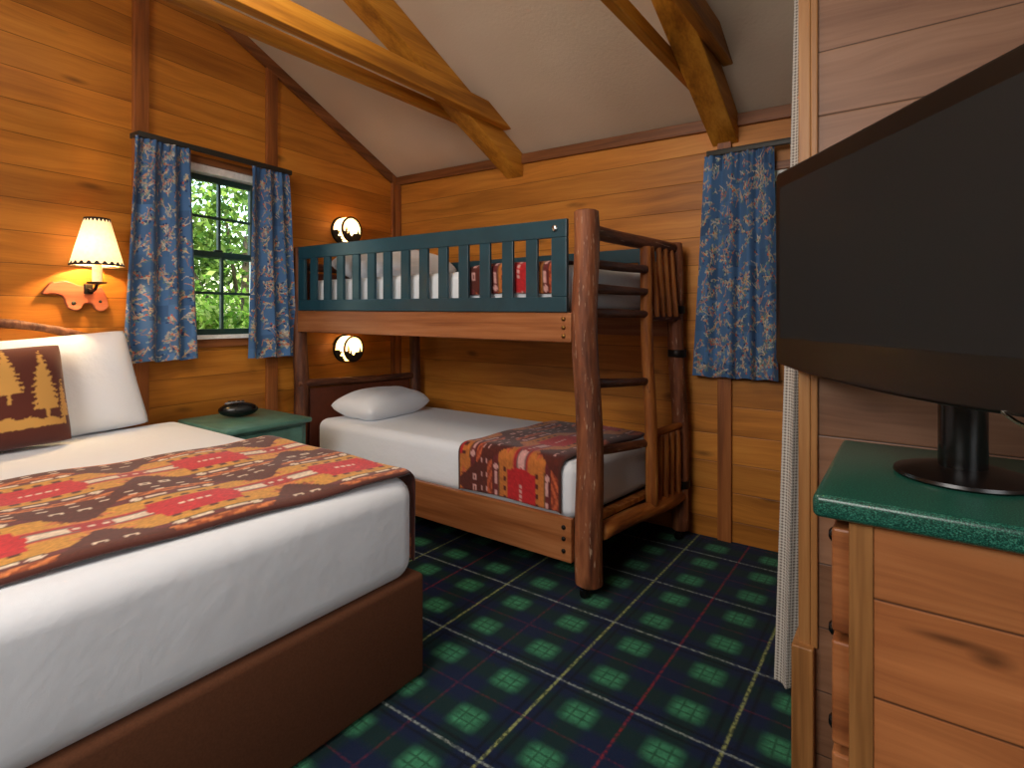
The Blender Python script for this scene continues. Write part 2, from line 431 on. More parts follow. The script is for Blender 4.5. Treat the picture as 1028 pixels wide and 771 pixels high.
bm = NB(); box(bm, -.252, -.222, PY - .012, PY + .112, .40, 3.10); trim(bm, M['light_trim'])
bm = NB(); box(bm, -.222, -.205, PY - .012, PY - .0005, .40, 3.10); trim(bm, M['light_trim'])
bm = NB(); box(bm, -.266, -.212, PY - .034, PY + .118, 0, .405); trim(bm, M['light_trim'], bevel=.004)

# roof trusses: one rafter between two level ties
def truss(x0, x1, tl, tr, zl, zr, label, xe, lowl, lowr):
    t = empty('roof_truss', ((x0 + x1) / 2, 3.3, 0), 0, label, 'beam', 'roof trusses')
    L = t.location
    def P(x, y, z): return (x - L.x, y - L.y, z)
    bm = NB(); c = lambda y: ceil_z(x0, y) - .003
    yt, yb = RIDGE_Y, 3.312
    prism(bm, [P(x0, yb, c(yb)), P(x0, yt, c(yt)), P(x0, yt, c(yt) - .165), P(x0, yb, c(yb) - .165)], (x1 - x0, 0, 0))
    mk('rafter', bm, M['beam'], t, bevel=.006)
    for (a, b, zb, ye) in ((x0 - tl, x0 - .001, zl, xe[0]), (x1 + .001, x1 + tr, zr, xe[1])):
        bm = NB(); h = .073 if b < x1 else .115
        # the far end is cut to the slope of the ceiling
        ytop = ye - h / SL * .75
        prism(bm, [P(a, -1.6, zb), P(a, ye, zb), P(a, ye - .015, zb + .02), P(a, ytop, zb + h), P(a, -1.6, zb + h)], (b - a, 0, 0))
        mk('tie_beam', bm, M['beam'], t, bevel=.005)
    return t
truss(-2.44, -2.295, .045, .065, 2.590, 2.585, 'roof truss of honey timber above the bunk bed, nearer the left wall', (3.02, 3.08), 0, 0)
truss(-.945, -.80, .045, .055, 2.535, 2.600, 'roof truss of honey timber above the back wall curtain, nearer the television', (3.02, 3.24), 0, 0)

# ---------------------------------------------------------------- windows
def window(n, loc, rz, s0, s1, z0, z1, cols):
    w = empty('window_%d' % n, loc, rz, kind='structure')
    d0, d1 = -.095, -.03
    bm = NB()                                         # white lining and sill board
    box(bm, s0, s1, -.12, .0, z0, z0 + .012); box(bm, s0, s0 + .012, -.12, .0, z0 + .012, z1); box(bm, s1 - .012, s1, -.12, .0, z0 + .012, z1)
    box(bm, s0 + .012, s1 - .012, -.12, .0, z1 - .045, z1)
    mk('window_frame', bm, M['white_trim'], w)
    a, b = s0 + .013, s1 - .013; zm = (z0 + z1) / 2 - .012; fw = .028
    for nm, za, zb, yy in (('lower_sash', z0 + .013, zm + .02, -.062), ('upper_sash', zm - .02, z1 - .046, -.094)):
        t = .03
        bm = NB(); box(bm, a, a + fw, yy, yy + t, za, zb); box(bm, b - fw, b, yy, yy + t, za, zb)
        box(bm, a + fw, b - fw, yy, yy + t, za, za + .036); box(bm, a + fw, b - fw, yy, yy + t, zb - .036, zb)
        s = mk(nm, bm, M['sash_green'], w, bevel=.002)
        bm = NB()
        for i in range(1, cols):
            x = a + (b - a) * i / cols; box(bm, x - .008, x + .008, yy + .004, yy + t - .004, za + .036, zb - .036)
        z = (za + zb) / 2; box(bm, a + fw, b - fw, yy + .006, yy + t - .006, z - .008, z + .008)
        mk('muntin', bm, M['sash_green'], s)
        bm = NB(); box(bm, a + fw - .004, b - fw + .004, yy + .013, yy + .016, za + .03, zb - .03); mk('pane', bm, M['glass'], s)
    bm = NB(); xm = a + (b - a) * .55
    rbox(bm, xm - .025, xm + .025, -.056, -.03, zm + .0205, zm + .032, .004, 2); mk('latch', bm, M['dark_metal'], w, True)
    bm = NB(); box(bm, s0 - .06, s1 + .06, .0005, .02, z0 - .062, z0 - .012); mk('window_apron', bm, M['redwood'], w, bevel=.003)
    bm = NB(); box(bm, s0 - .06, s1 + .06, .0005, .036, z0 - .0115, z0 + .004); mk('window_sill', bm, M['white_trim'], w, bevel=.002)
    bm = NB(); box(bm, s0 - .05, s1 + .05, .0005, .02, z1 + .001, z1 + .045); mk('window_head', bm, M['trim_x'], w, bevel=.003)
    return w
window(1, CO, LROT, *W1, 2)
# window 2: local x runs leftwards along the back wall, local y into the room
window(2, (0, 3.314, 0), PI, -W2[1], -W2[0], W2[2], W2[3], 3)

# ---------------------------------------------------------------- curtains
def twig_print(W, H, seed, dens=1.0, res=.0038):
    """blue cloth printed with brown twigs, berries and pale leaves"""
    rg = np.random.default_rng(seed); nu, nv = int(W / res), int(H / res)
    img = np.zeros((nv, nu, 3)); img[:] = (70, 104, 146)
    low = rg.normal(0, 1, (nv // 24 + 2, nu // 24 + 2)); low = np.kron(low, np.ones((24, 24)))[:nv, :nu]
    img += low[..., None] * np.array((5, 7, 9))
    def dot(x, y, r, c, al=1.0):
        i0, i1, j0, j1 = int(max(0, y - r)), int(min(nv, y + r + 1)), int(max(0, x - r)), int(min(nu, x + r + 1))
        if i0 >= i1 or j0 >= j1: return
        yy, xx = np.mgrid[i0:i1, j0:j1]; m = ((xx - x) ** 2 + (yy - y) ** 2 <= r * r)
        img[i0:i1, j0:j1][m] = img[i0:i1, j0:j1][m] * (1 - al) + np.array(c) * al
    twig = [(196, 142, 108), (176, 152, 132), (204, 170, 124), (140, 112, 108), (184, 124, 98), (204, 190, 166)]
    leaf = [(128, 150, 150), (154, 160, 154), (104, 132, 128), (178, 170, 152), (92, 120, 120), (40, 62, 104)]
    for _ in range(int(dens * W * H * 560)):
        x, y = rg.uniform(0, nu), rg.uniform(0, nv); a = rg.uniform(0, 6.28); c = twig[rg.integers(len(twig))]
        L = rg.uniform(7, 17); cur = rg.uniform(-.03, .03)
        for s in range(int(L)):
            dot(x, y, .7, c, .85); x += math.cos(a); y += math.sin(a); a += cur
            if rg.random() < .30:
                b = a + rg.choice((-1, 1)) * rg.uniform(.5, 1.1); d = rg.uniform(2, 6)
                for q in range(int(d)): dot(x + math.cos(b) * q, y + math.sin(b) * q, .6, c)
                lc = leaf[rg.integers(len(leaf))]; ex, ey = x + math.cos(b) * d, y + math.sin(b) * d
                dot(ex, ey, rg.uniform(1, 2.1), lc, .9); dot(ex + math.cos(b) * 1.5, ey + math.sin(b) * 1.5, 1.1, lc, .9)
        if rg.random() < .5: dot(x, y, rg.uniform(1, 1.8), (186, 92, 62))
    return np.clip(img, 0, 255)
def curtain(label, loc, rz, top, bot, z0, z1, folds, seed, group, amp=.028, off=.085):
    Wc = abs(bot[1] - bot[0]) * 1.5; C = twig_print(Wc, z1 - z0, seed)
    nv, nu = C.shape[:2]
    u = np.linspace(0, 1, nu)[None, :]; t = np.linspace(0, 1, nv)[:, None]
    # nv row 0 = top
    s = (top[0] + (top[1] - top[0]) * u) * (1 - t) + (bot[0] + (bot[1] - bot[0]) * u) * t
    s = top[0] * (1 - t) + bot[0] * t + u * ((top[1] - top[0]) * (1 - t) + (bot[1] - bot[0]) * t)
    ph = 2 * PI * folds * (u + .05 * np.sin(5 * u + seed))
    gather = np.exp(-t * 22)
    d = off + (amp * (.55 + .45 * t)) * np.sin(ph + .5 * np.sin(2.2 * t + seed)) * (1 - .5 * gather) + .006 * np.sin(ph * 3.1 + 2) * (gather + .15)
    s = s + .010 * np.cos(ph * 1.0 + 1) * t
    z = z1 - (z1 - z0) * t + 0 * u + .006 * np.sin(ph) * t
    P = np.stack([s + 0 * d, d + 0 * s, z + 0 * s], -1)
    me = grid_mesh('curtain', P, C); o = link('curtain', me, None, M['curtain'], loc); o.rotation_euler = (0, 0, rz)
    tag(o, label, 'curtain', group); return o
curtain('blue twig print curtain on the left wall, wider panel left of window beside lamp', CO, LROT, (2.112, 1.815), (2.185, 1.785), 1.045, 2.275, 3.5, 1, 'blue curtains')
curtain('blue twig print curtain on the left wall, narrow panel between window and bunk bed', CO, LROT, (1.425, 1.150), (1.462, 1.085), 1.022, 2.270, 3, 2, 'blue curtains')
curtain('blue twig print curtain on the back wall, beside the television', (0, 3.314, 0), PI, (.965, .60), (1.035, .575), .95, 2.215, 3.5, 3, 'blue curtains')
def rod(label, loc, rz, s0, s1, z):
    r = empty('curtain_rod', loc, rz, label, 'curtain rod')
    bm = NB(); rbox(bm, s0, s1, .072, .094, z - .016, z + .016, .004, 2); mk('rail', bm, M['rod'], r, True, sharp=40)
    for s in (s0 + .012, s1 - .012):
        bm = NB(); box(bm, s - .012, s + .012, .0, .072, z - .014, z + .014); mk('bracket', bm, M['rod'], r)
    return r
rod('dark flat curtain rod above the left wall window', CO, LROT, 1.125, 2.098, 2.288)
rod('dark flat curtain rod on the back wall under a roof truss', (0, 3.314, 0), PI, .05, .955, 2.228)

# woven divider curtain hanging behind the partition end
nu, nv = 90, 60
u = np.linspace(0, 1, nu)[None, :]; t = np.linspace(0, 1, nv)[:, None]
x = (-.312 - .073 * t ** 1.3) * (1 - u) + (-.13) * u
ph = 2 * PI * 3.2 * u
P = np.stack([x + .008 * np.sin(ph) , 2.06 + .016 * np.sin(ph + 1.2) + .0 * t, 3.00 - 2.955 * t + 0 * u], -1)
me = grid_mesh('divider_curtain', P, None, (u * .32 + 0 * t))
o = link('divider_curtain', me, None, M['waffle']); tag(o, 'pale grey waffle weave divider curtain hanging floor length beside the partition end', 'curtain')

# ---------------------------------------------------------------- woven camp blanket pattern
def blanket(A, B, dark=1.0):
    """A: metres across the rows, B: metres along the rows -> srgb"""
    q = .008
    A = np.floor(A / q) * q + q / 2; B = np.floor(B / q) * q + q / 2
    RP, CP = .46, .50
    row = np.floor(A / RP); a = np.abs(A - (row + .5) * RP); sgn = A - (row + .5) * RP
    b = B + (row % 2) * CP * .5
    b = (b / CP - np.floor(b / CP) - .5) * CP; ab = np.abs(b)         # 0 at the red block
    bb = CP / 2 - ab                                                # 0 at the mountain
    brown = np.array((92, 46, 32)); rust = np.array((150, 74, 40)); gold = np.array((204, 144, 58)); red = np.array((196, 44, 46))
    cream = np.array((226, 204, 178)); plum = np.array((112, 50, 48)); olive = np.array((120, 100, 52)); orange = np.array((206, 120, 66))
    out = np.zeros(A.shape + (3,)); out[:] = brown
    def put(m, c): out[m] = c
    mid = a < .075
    put(mid, plum)
    put((a < .040) & (bb < .15), (172, 52, 50))
    put((a < .018) & (bb < .14) & (bb > .045), cream)
    put((a < .026) & (a > .018) & (bb < .14) & (bb > .03), (130, 116, 104))
    put((a < .008) & (bb <= .045) & ((np.floor(B / .016) % 2) == 0), cream)
    put((a > .040) & (a < .075), orange)
    put((a > .05) & (a < .09) & (ab > .09) & (bb > .03), gold)
    put((a < .082) & (ab < .105 + .30 * np.maximum(0, .06 - a)), red)
    put((a < .007) & (ab < .046) & ((np.floor(B / .008) % 3) != 0), cream)
    c1 = (a >= .082) & (a < .140)
    put(c1, orange)
    put(c1 & (ab < .125), gold)
    put(c1 & (a > .132) & (ab < .13), olive)
    put(c1 & (ab < .11) & (a > .086) & (a < .106) & ((np.floor(B / .024) % 2) == 0), brown)
    put(c1 & (bb < .15) & (bb > .085 - (a - .08)) & (ab > .125), gold)
    mount = (a > .055) & (a < .215) & (bb < .012 + (a - .055) * .80)
    put(mount, brown)
    put((a > .06) & (a < .14) & (bb < .05) & (bb > .02 + (.1 - a)) & ~mount, rust)
    put(mount & (a > .158) & (a < .176) & (np.abs(bb - .030) < .016) & ((np.abs(a - .167) > .005) | (np.abs(bb - .030) > .008)), cream)
    c2 = (a >= .140) & (a < .168) & ~mount
    put(c2, plum); put(c2 & (a > .146) & (a < .160) & (ab < .075) & (ab > .016), cream)
    put(c2 & (np.abs(ab - .100) + np.abs(a - .153) < .020), cream)
    c3 = (a >= .168) & (a < .212) & ~mount
    put(c3, rust); put(c3 & ((np.floor((a - .168) / .008) + np.floor(ab / .016)) % 4 < 2), orange)
    put(c3 & (a < .176), brown)
    e_ = (a >= .212); put(e_, brown); put(e_ & (a < .222) & ((np.floor(B / .024) % 3) == 0), cream)
    rg = np.random.default_rng(3); out = out * (1 + rg.normal(0, .05, A.shape))[..., None] * (np.array((1, 1, 1)) if dark > .95 else np.array((1.0, .82, .90)))  # bunk throws: shade painted into the weave as a darker maroon tint
    return np.clip(out * dark, 0, 255)

def arc_profile(pts, r, n=7):
    """round the inner corners of a 2D polyline"""
    out = [pts[0]]
    for p, c, q in zip(pts, pts[1:], pts[2:]):
        p, c, q = map(Vector, (p, c, q)); a = c + (p - c).normalized() * r; b = c + (q - c).normalized() * r
        for i in range(n + 1):
            t = i / n; out.append(tuple((a * (1 - t) ** 2 + c * 2 * t * (1 - t) + b * t * t)))
    out.append(pts[-1]); return [tuple(p) for p in out]
def resample(pts, step):
    P = np.array(pts, float); d = np.r_[0, np.cumsum(np.hypot(*np.diff(P, axis=0).T))]
    n = int(d[-1] / step) + 1; s = np.linspace(0, d[-1], n)
    return np.interp(s, d, P[:, 0]), np.interp(s, d, P[:, 1]), s
def throw(name, label, prof, r, edge, colour_off, dark, group, crown=0, step=.008, z_ref=0):
    """prof: (y, z) polyline the cloth follows; edge(y)->(x_near, x_far)"""
    y, z, s = resample(arc_profile(prof, r), step)
    nu = int(abs(edge(y[0])[1] - edge(y[0])[0]) / step)
    u = np.linspace(0, 1, nu)[None, :]
    e = np.array([edge(q) for q in y]); X = e[:, :1] * (1 - u) + e[:, 1:] * u
    rg = np.random.default_rng(5)
    Y = y[:, None] + 0 * u; Z = z[:, None] + 0 * u
    edgeroll = .010 * (1 - np.exp(-np.minimum(u, 1 - u) * nu * step / .012))
    Z = Z + edgeroll + .003 * np.sin(X * 13 + Y * 5) + .003 * np.sin(Y * 17 - X * 4)
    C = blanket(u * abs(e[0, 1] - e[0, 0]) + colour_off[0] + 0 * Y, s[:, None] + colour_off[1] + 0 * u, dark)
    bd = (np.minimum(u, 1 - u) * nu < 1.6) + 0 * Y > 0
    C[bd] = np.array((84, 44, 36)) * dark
    me = grid_mesh(name, np.stack([X, Y, Z], -1), C)
    o = link(name, me, None, M['cloth'])
    sd = o.modifiers.new('solid', 'SOLIDIFY'); sd.thickness = .009; sd.offset = -1
    tag(o, label, 'blanket', group); return o

# ---------------------------------------------------------------- pillows
def pillow(name, label, W, H, T, mat, M4, group=None, colors=None, n=48, pinch=.06, cat='pillow', taper=0.0, rnd=.05):
    u = np.linspace(-1, 1, n)[None, :]; v = np.linspace(-1, 1, n)[:, None]
    if colors is not None:
        n2 = colors.shape[0]; u = np.linspace(-1, 1, n2)[None, :]; v = np.linspace(-1, 1, n2)[:, None]; n = n2
    th = T / 2 * (np.maximum(0, 1 - np.abs(u) ** 3.2) ** .52) * (np.maximum(0, 1 - np.abs(v) ** 3.2) ** .52)
    x = u * W / 2 * (1 - pinch * .4 * (1 - np.abs(v) ** 2) * np.abs(u) ** 4 - rnd * np.abs(v) ** 8) * (1 - taper * (v + 1) / 2) + 0 * v
    y = v * H / 2 * (1 - pinch * .4 * (1 - np.abs(u) ** 2) * np.abs(v) ** 4 - rnd * np.abs(u) ** 8) + 0 * u
    th = th + .004 * np.sin(u * 7 + v * 3) * (th / (T / 2))
    bm = NB()
    top = np.stack([x, y, th], -1); bot = np.stack([x, y, -th - .004], -1)
    P = np.concatenate([top, bot[::-1]], 0)          # wraps round the v = +1 edge
    if colors is None:
        me = grid_mesh(name, P)
    else:
        back = np.zeros_like(colors); back[:] = colors[0, 0]
        me = grid_mesh(name, P, np.concatenate([colors, back[::-1]], 0))
    b = bmesh.new(); b.from_mesh(me); bmesh.ops.remove_doubles(b, verts=b.verts, dist=.0045)
    bd = [e for e in b.edges if e.is_boundary]
    if bd: bmesh.ops.bridge_loops(b, edges=bd) if False else bmesh.ops.holes_fill(b, edges=bd, sides=0)
    bmesh.ops.recalc_face_normals(b, faces=b.faces)
    for f in b.faces: f.smooth = True
    b.to_mesh(me); b.free()
    o = link(name, me, None, mat); o.matrix_world = M4
    tag(o, label, cat, group); return o
def frame(center, xdir, ydir):
    x = Vector(xdir).normalized(); y = Vector(ydir); y = (y - x * y.dot(x)).normalized(); z = x.cross(y)
    m = Matrix.Identity(4)
    for i, a in enumerate((x, y, z)):
        for j in range(3): m[j][i] = a[j]
    m.translation = Vector(center); return m

# ---------------------------------------------------------------- queen bed
qb = empty('queen_bed', (-2.4, .67, 0), 0, 'wide bed with white sheets and brown skirt against the left wall', 'bed')
L = qb.location
bm = NB(); rbox(bm, -3.34 - L.x, -1.445 - L.x, -.09 - L.y, 1.42 - L.y, .355, .722, .078, 7)
mk('mattress', bm, M['sheet'], qb, True)
bm = NB(); rbox(bm, -3.34 - L.x, -1.428 - L.x, -.105 - L.y, 1.435 - L.y, .004, .372, .018, 3)
mk('bed_skirt', bm, M['skirt'], qb, True, sharp=40)
# arched log headboard along the wall
hb = NB(); n = 24; rings = []
for i in range(n + 1):
    t = i / n; s = 2.19 + t * 1.22; zz = 1.145 + .130 * math.sin(PI * min(1, max(0, t))) ** .9; c = Vector(lpt(s, .055, zz)) - L
    rr = .021 * (1 + .1 * math.sin(i * 1.7))
    rings.append([hb.verts.new(c + LN * rr * math.cos(a) + Vector((0, 0, 1)) * rr * math.sin(a)) for a in [2 * PI * j / 10 for j in range(10)]])
for a, b in zip(rings, rings[1:]):
    for j in range(10): hb.faces.new((a[j], a[(j + 1) % 10], b[(j + 1) % 10], b[j]))
hb.faces.new(rings[0]); hb.faces.new(rings[-1])
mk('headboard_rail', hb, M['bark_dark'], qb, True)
bm = NB()
pts = [Vector(lpt(2.20 + i / 12 * 1.20, .03, 1.06 + .13 * math.sin(PI * i / 12) ** .9)) - L for i in range(13)]
prism(bm, [Vector(lpt(2.20, .03, .3)) - L] + pts + [Vector(lpt(3.40, .03, .3)) - L], LN * .022)
mk('headboard_panel', bm, M['peeled'], qb)
for s in (2.215, 3.385): log('headboard_post', Vector(lpt(s, .055, 0.01)) - L, Vector(lpt(s, .055, 1.17)) - L, .03, .028, M['bark_dark'], qb, int(s * 10))

throw('bed_throw', 'red, gold and brown woven blanket spread across the foot of the wide bed', [(-.125, .42), (-.122, .730), (1.434, .730), (1.430, .40)], .055,
      lambda y: (-1.462 - .022 * min(1, max(0, (y - 1.375)) / .04) - .100 * max(0, (1.40 - y)) ** .9 / 1.1, -2.40 - .09 * max(0, 1.48 - y)), (.02, .06), 1.0, None)
mw = frame((-3.295, .855, .957), (0.03, 1, .08), (-.22, -.12, 1))
pillow('pillow', 'white bed pillow leaning upright against the log headboard under the bear lamp', .72, .505, .19, M['pillow'], mw, taper=.12, rnd=.025)

# brown cushion with gold pines
n = 150; V, U = np.mgrid[0:n, 0:n] / (n - 1.0)      # V 0 bottom
C = np.zeros((n, n, 3)); C[:] = (86, 40, 30)
gold = (198, 148, 76)
def pine(cx, y0, y1, w, seed):
    rg = np.random.default_rng(seed)
    h = (V - y0) / (y1 - y0); tier = (h * 11) % 1
    half = w * (1 - h) ** .85 * (.72 + .42 * (1 - tier)); half = half + .008 * np.sin(V * 300)
    m = (h > .10) & (h < 1) & (np.abs(U - cx) < half); m |= (h > -.08) & (h <= .12) & (np.abs(U - cx) < w * .11)
    C[m] = gold
pine(.80, .27, .93, .125, 1); pine(.535, .46, .98, .12, 2); pine(.17, .30, .90, .12, 3); pine(.945, .20, .62, .05, 5)
m = V < .24 + .13 * np.clip(.85 - U, 0, 1) + .012 * np.sin(U * 40); m &= (V > .17) & (U > .05) & (U < .95); C[m] = gold
m = (V < .155) & (V > .1); C[m & (np.abs(U - .62) < .1)] = (86, 40, 30)
mw = frame((-3.115, .615, .945), (0.0, 1, .05), (-.24, -.05, 1))
pillow('cushion', 'brown square cushion with gold pine trees in front of the white pillow', .46, .44, .18, M['cloth'], mw, None, C, cat='cushion', rnd=.02)

# ---------------------------------------------------------------- wall lamp with bear plate
wlamp = empty('wall_lamp', lpt(2.352, 0, 1.412), LROT, 'lit wall lamp with cream shade above a carved wooden bear', 'lamp')
def bp(px, py):                                       # outline of the bear in metres about the plate centre; x grows toward the head (smaller s)
    return (-(px - 290) * .000655, -(py - 590) * .000655 - .012)
outl = [(72, 578), (96, 540), (122, 500), (142, 484), (152, 492), (205, 474), (250, 484), (300, 506), (345, 512), (372, 520), (410, 518), (436, 522), (452, 512), (466, 530), (478, 552), (492, 590),
        (500, 620), (505, 662), (492, 690), (462, 708), (430, 702), (412, 684), (404, 660), (388, 648), (350, 646), (332, 656), (322, 684), (296, 704), (262, 700), (236, 682), (222, 650), (214, 616), (196, 592), (165, 580), (120, 578), (92, 584)]
bm = NB(); prism(bm, [(bp(*p)[0], .002, bp(*p)[1]) for p in outl], (0, .026, 0))
bearp = mk('bear_plate', bm, M['bear'], wlamp, bevel=.006)
for p, r in (((268, 645), .010), ((446, 630), .007)):
    bm = NB(); lathe(bm, [(r, 0), (r * 1.1, .002), (r * .6, .004)], 12); o = mk('knot', bm, M['ink'], bearp, True)
    o.location = (bp(*p)[0], .0275, bp(*p)[1]); o.rotation_euler = (-PI / 2, 0, 0)
AX, AY = -.048, .125
bm = NB(); rbox(bm, AX - .02, AX + .02, .027, .036, .0, .052, .004, 2); mk('arm_plate', bm, M['dark_metal'], wlamp, True)
bm = NB()
pts = [(.036, .020), (.07, .008), (.105, .018), (.125, .045)]
prev = None
for (y0, z0), (y1, z1) in zip(pts, pts[1:]): prism(bm, [(AX - .006, y0, z0), (AX + .006, y0, z0), (AX + .006, y0, z0 + .010), (AX - .006, y0, z0 + .010)], (0, y1 - y0, z1 - z0))
mk('arm', bm, M['dark_metal'], wlamp)
bm = NB(); lathe(bm, [(.012, .046), (.042, .052), (.044, .058), (.012, .06)], 24, (AX, AY, 0)); mk('drip_dish', bm, M['dark_metal'], wlamp, True, sharp=40)
bm = NB(); lathe(bm, [(.021, .060), (.021, .19)], 20, (AX, AY, 0)); mk('candle_sleeve', bm, M['candle'], wlamp, True, sharp=40)
bm = NB(); lathe(bm, [(.008, .19), (.022, .215), (.028, .245), (.018, .275), (.003, .29)], 16, (AX, AY, 0)); mk('bulb', bm, M['bulb'], wlamp, True)
bm = NB(); lathe(bm, [(.113, .142), (.054, .376)], 40, (AX, AY, 0), cap=False); sh = mk('lamp_shade', bm, M['lamp_shade'], wlamp, True)
for r, z in ((.113, .142), (.054, .376)):
    bm = NB(); lathe(bm, [(r - .002, z - .004), (r + .0022, z - .004), (r + .0022, z + .004), (r - .002, z + .004), (r - .002, z - .004)], 40, (AX, AY, 0), cap=False)
    mk('shade_rim', bm, M['dark_metal'], sh, True)
for r, z, d in ((.113, .142, 1), (.054, .376, -1)):      # laced stitches at both rims: one zigzag band each
    bm = NB(); n = 88; lo, hi = [], []
    for i in range(n):
        a = 2 * PI * i / n; hh = d * (.016 if i % 4 in (0, 1) else .003); rr = r + .0016; r2 = rr - hh * (.059 / .234)
        lo.append(bm.verts.new((AX + rr * math.cos(a), AY + rr * math.sin(a), z))); hi.append(bm.verts.new((AX + r2 * math.cos(a), AY + r2 * math.sin(a), z + hh)))
    for i in range(n): bm.faces.new((lo[i], lo[(i + 1) % n], hi[(i + 1) % n], hi[i]))
    mk('stitching', bm, M['dark_metal'], sh)

# ---------------------------------------------------------------- nightstand and clock
ns = empty('nightstand', (-3.15, 1.705, 0), 0, 'green painted nightstand between the wide bed and the bunk bed', 'nightstand')
bm = NB(); rbox(bm, -.29, .275, -.255, .25, .672, .70, .008, 2); mk('table_top', bm, M['night_green'], ns, True, sharp=40)
bm = NB(); box(bm, -.275, .235, -.235, .232, .06, .6715); mk('body', bm, M['night_green'], ns, bevel=.003)
for sx in (-.255, .215):
    for sy in (-.215, .212):
        bm = NB(); box(bm, sx - .02, sx + .02, sy - .02, sy + .02, 0, .0595); mk('foot', bm, M['night_green'], ns)
bm = NB(); lathe(bm, [(.006, 0), (.008, .012), (.017, .02), (.018, .028), (.010, .034), (.001, .035)], 16); knob0 = bm
for i, (z0, z1) in enumerate(((.49, .652), (.30, .475), (.10, .285))):
    bm = NB(); box(bm, .2355, .250, -.205, .202, z0, z1); d = mk('drawer', bm, M['night_green'], ns, bevel=.004)
    kb = knob0.copy(); o = mk('knob', kb, M['black'], d, True); o.location = (.25, 0, (z0 + z1) / 2 + .035 * (i == 0)); o.rotation_euler = (0, PI / 2, 0)
knob0.free()
ck = empty('alarm_clock', (-3.235, 1.70, .7005), math.radians(-28), 'small black oval alarm clock on the green nightstand', 'clock')
def ellipsoid(bm, c, r, seg=24, ring=12, zmin=-1):
    rows = []
    for i in range(ring + 1):
        ph = -PI / 2 + PI * i / ring; zz = max(zmin, math.sin(ph))
        rows.append([bm.verts.new((c[0] + r[0] * math.cos(ph) * math.cos(2 * PI * j / seg), c[1] + r[1] * math.cos(ph) * math.sin(2 * PI * j / seg), c[2] + r[2] * zz)) for j in range(seg)])
    for a, b in zip(rows, rows[1:]):
        for j in range(seg): bm.faces.new((a[j], a[(j + 1) % seg], b[(j + 1) % seg], b[j]))
    bmesh.ops.remove_doubles(bm, verts=bm.verts, dist=1e-5)
bm = NB(); ellipsoid(bm, (0, 0, .044), (.062, .108, .044)); mk('body', bm, M['black'], ck, True)
bm = NB(); ellipsoid(bm, (.026, .02, .048), (.042, .062, .026)); mk('display', bm, M['screen'], ck, True)
bm = NB(); ellipsoid(bm, (-.012, -.015, .080), (.026, .058, .013)); mk('top_panel', bm, plain('clock_grey', (120, 124, 132), .3), ck, True)
bm = NB()
for i in range(4): rbox(bm, -.006, .006, -.055 + i * .024, -.039 + i * .024, .0915, .0965, .002, 2)
mk('button', bm, M['dark_metal'], ck, True)

# ---------------------------------------------------------------- bunk bed
bb = empty('bunk_bed', (-2.3, 2.75, 0), 0, 'log bunk bed with dark green guard rail and ladder in the corner', 'bunk bed')
L = bb.location
R = lambda x, y, z: (x - L.x, y - L.y, z)
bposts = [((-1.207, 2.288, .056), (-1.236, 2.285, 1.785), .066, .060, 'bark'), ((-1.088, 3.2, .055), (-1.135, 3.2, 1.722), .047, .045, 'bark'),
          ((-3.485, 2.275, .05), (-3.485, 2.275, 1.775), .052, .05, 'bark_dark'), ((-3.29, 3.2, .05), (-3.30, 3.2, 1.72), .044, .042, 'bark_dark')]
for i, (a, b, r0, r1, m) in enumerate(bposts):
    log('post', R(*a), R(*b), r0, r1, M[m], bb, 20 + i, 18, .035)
    # casters
    cx_, cy_ = a[0] - .012, a[1] - .022
    c = NB(); lathe(c, [(.016, .04), (.022, .052)], 12); co = mk('caster', c, M['dark_metal'], bb, True, sharp=40); co.location = R(cx_, cy_, 0)
    c = NB(); lathe(c, [(.020, -.011), (.0225, -.008), (.0225, .008), (.020, .011)], 18); w = mk('wheel', c, M['black'], co, True, sharp=40)
    w.location = (0.0, -.012, .0225); w.rotation_euler = (PI / 2, 0, .5)
    c = NB(); box(c, -.016, -.0125, -.03, .008, .018, .042); box(c, .0125, .016, -.03, .008, .018, .042); box(c, -.016, .016, -.012, .01, .040, .043); mk('fork', c, M['dark_metal'], co)
# front guard rail (green) with slats
def tilt(xa, xb, za, zb): return lambda x: za + (zb - za) * (x - xa) / (xb - xa)
top = tilt(-3.40, -1.27, 1.773, 1.751); bot = tilt(-3.40, -1.27, 1.336, 1.316)
def quad(bm, x0, x1, f0, f1, y0, y1):
    prism(bm, [R(x0, y0, f0(x0)), R(x1, y0, f0(x1)), R(x1, y0, f1(x1)), R(x0, y0, f1(x0))], (0, y1 - y0, 0))
bm = NB()
quad(bm, -3.42, -1.292, lambda x: top(x) - .085, top, 2.213, 2.237)
quad(bm, -3.42, -1.292, bot, lambda x: bot(x) + .072, 2.213, 2.237)
quad(bm, -3.42, -3.35, lambda x: bot(x) + .072, lambda x: top(x) - .085, 2.213, 2.237)
quad(bm, -1.375, -1.292, lambda x: bot(x) + .072, lambda x: top(x) - .085, 2.213, 2.237)
gr = mk('guard_rail', bm, M['green_paint'], bb, bevel=.004)
for x in (-3.253, -3.105, -2.965, -2.811, -2.665, -2.522, -2.369, -2.22, -2.072, -1.924, -1.779, -1.634, -1.489):
    bm = NB(); quad(bm, x - .033, x + .033, lambda q: bot(q) + .0715, lambda q: top(q) - .0845, 2.216, 2.234); mk('slat', bm, M['green_paint'], gr, bevel=.002)
bm = NB(); lathe(bm, [(.017, 0), (.015, .006), (.004, .009)], 16); o = mk('bolt', bm, M['chrome'], gr, True); o.location = R(-1.355, 2.213, 1.71); o.rotation_euler = (PI / 2, 0, 0)
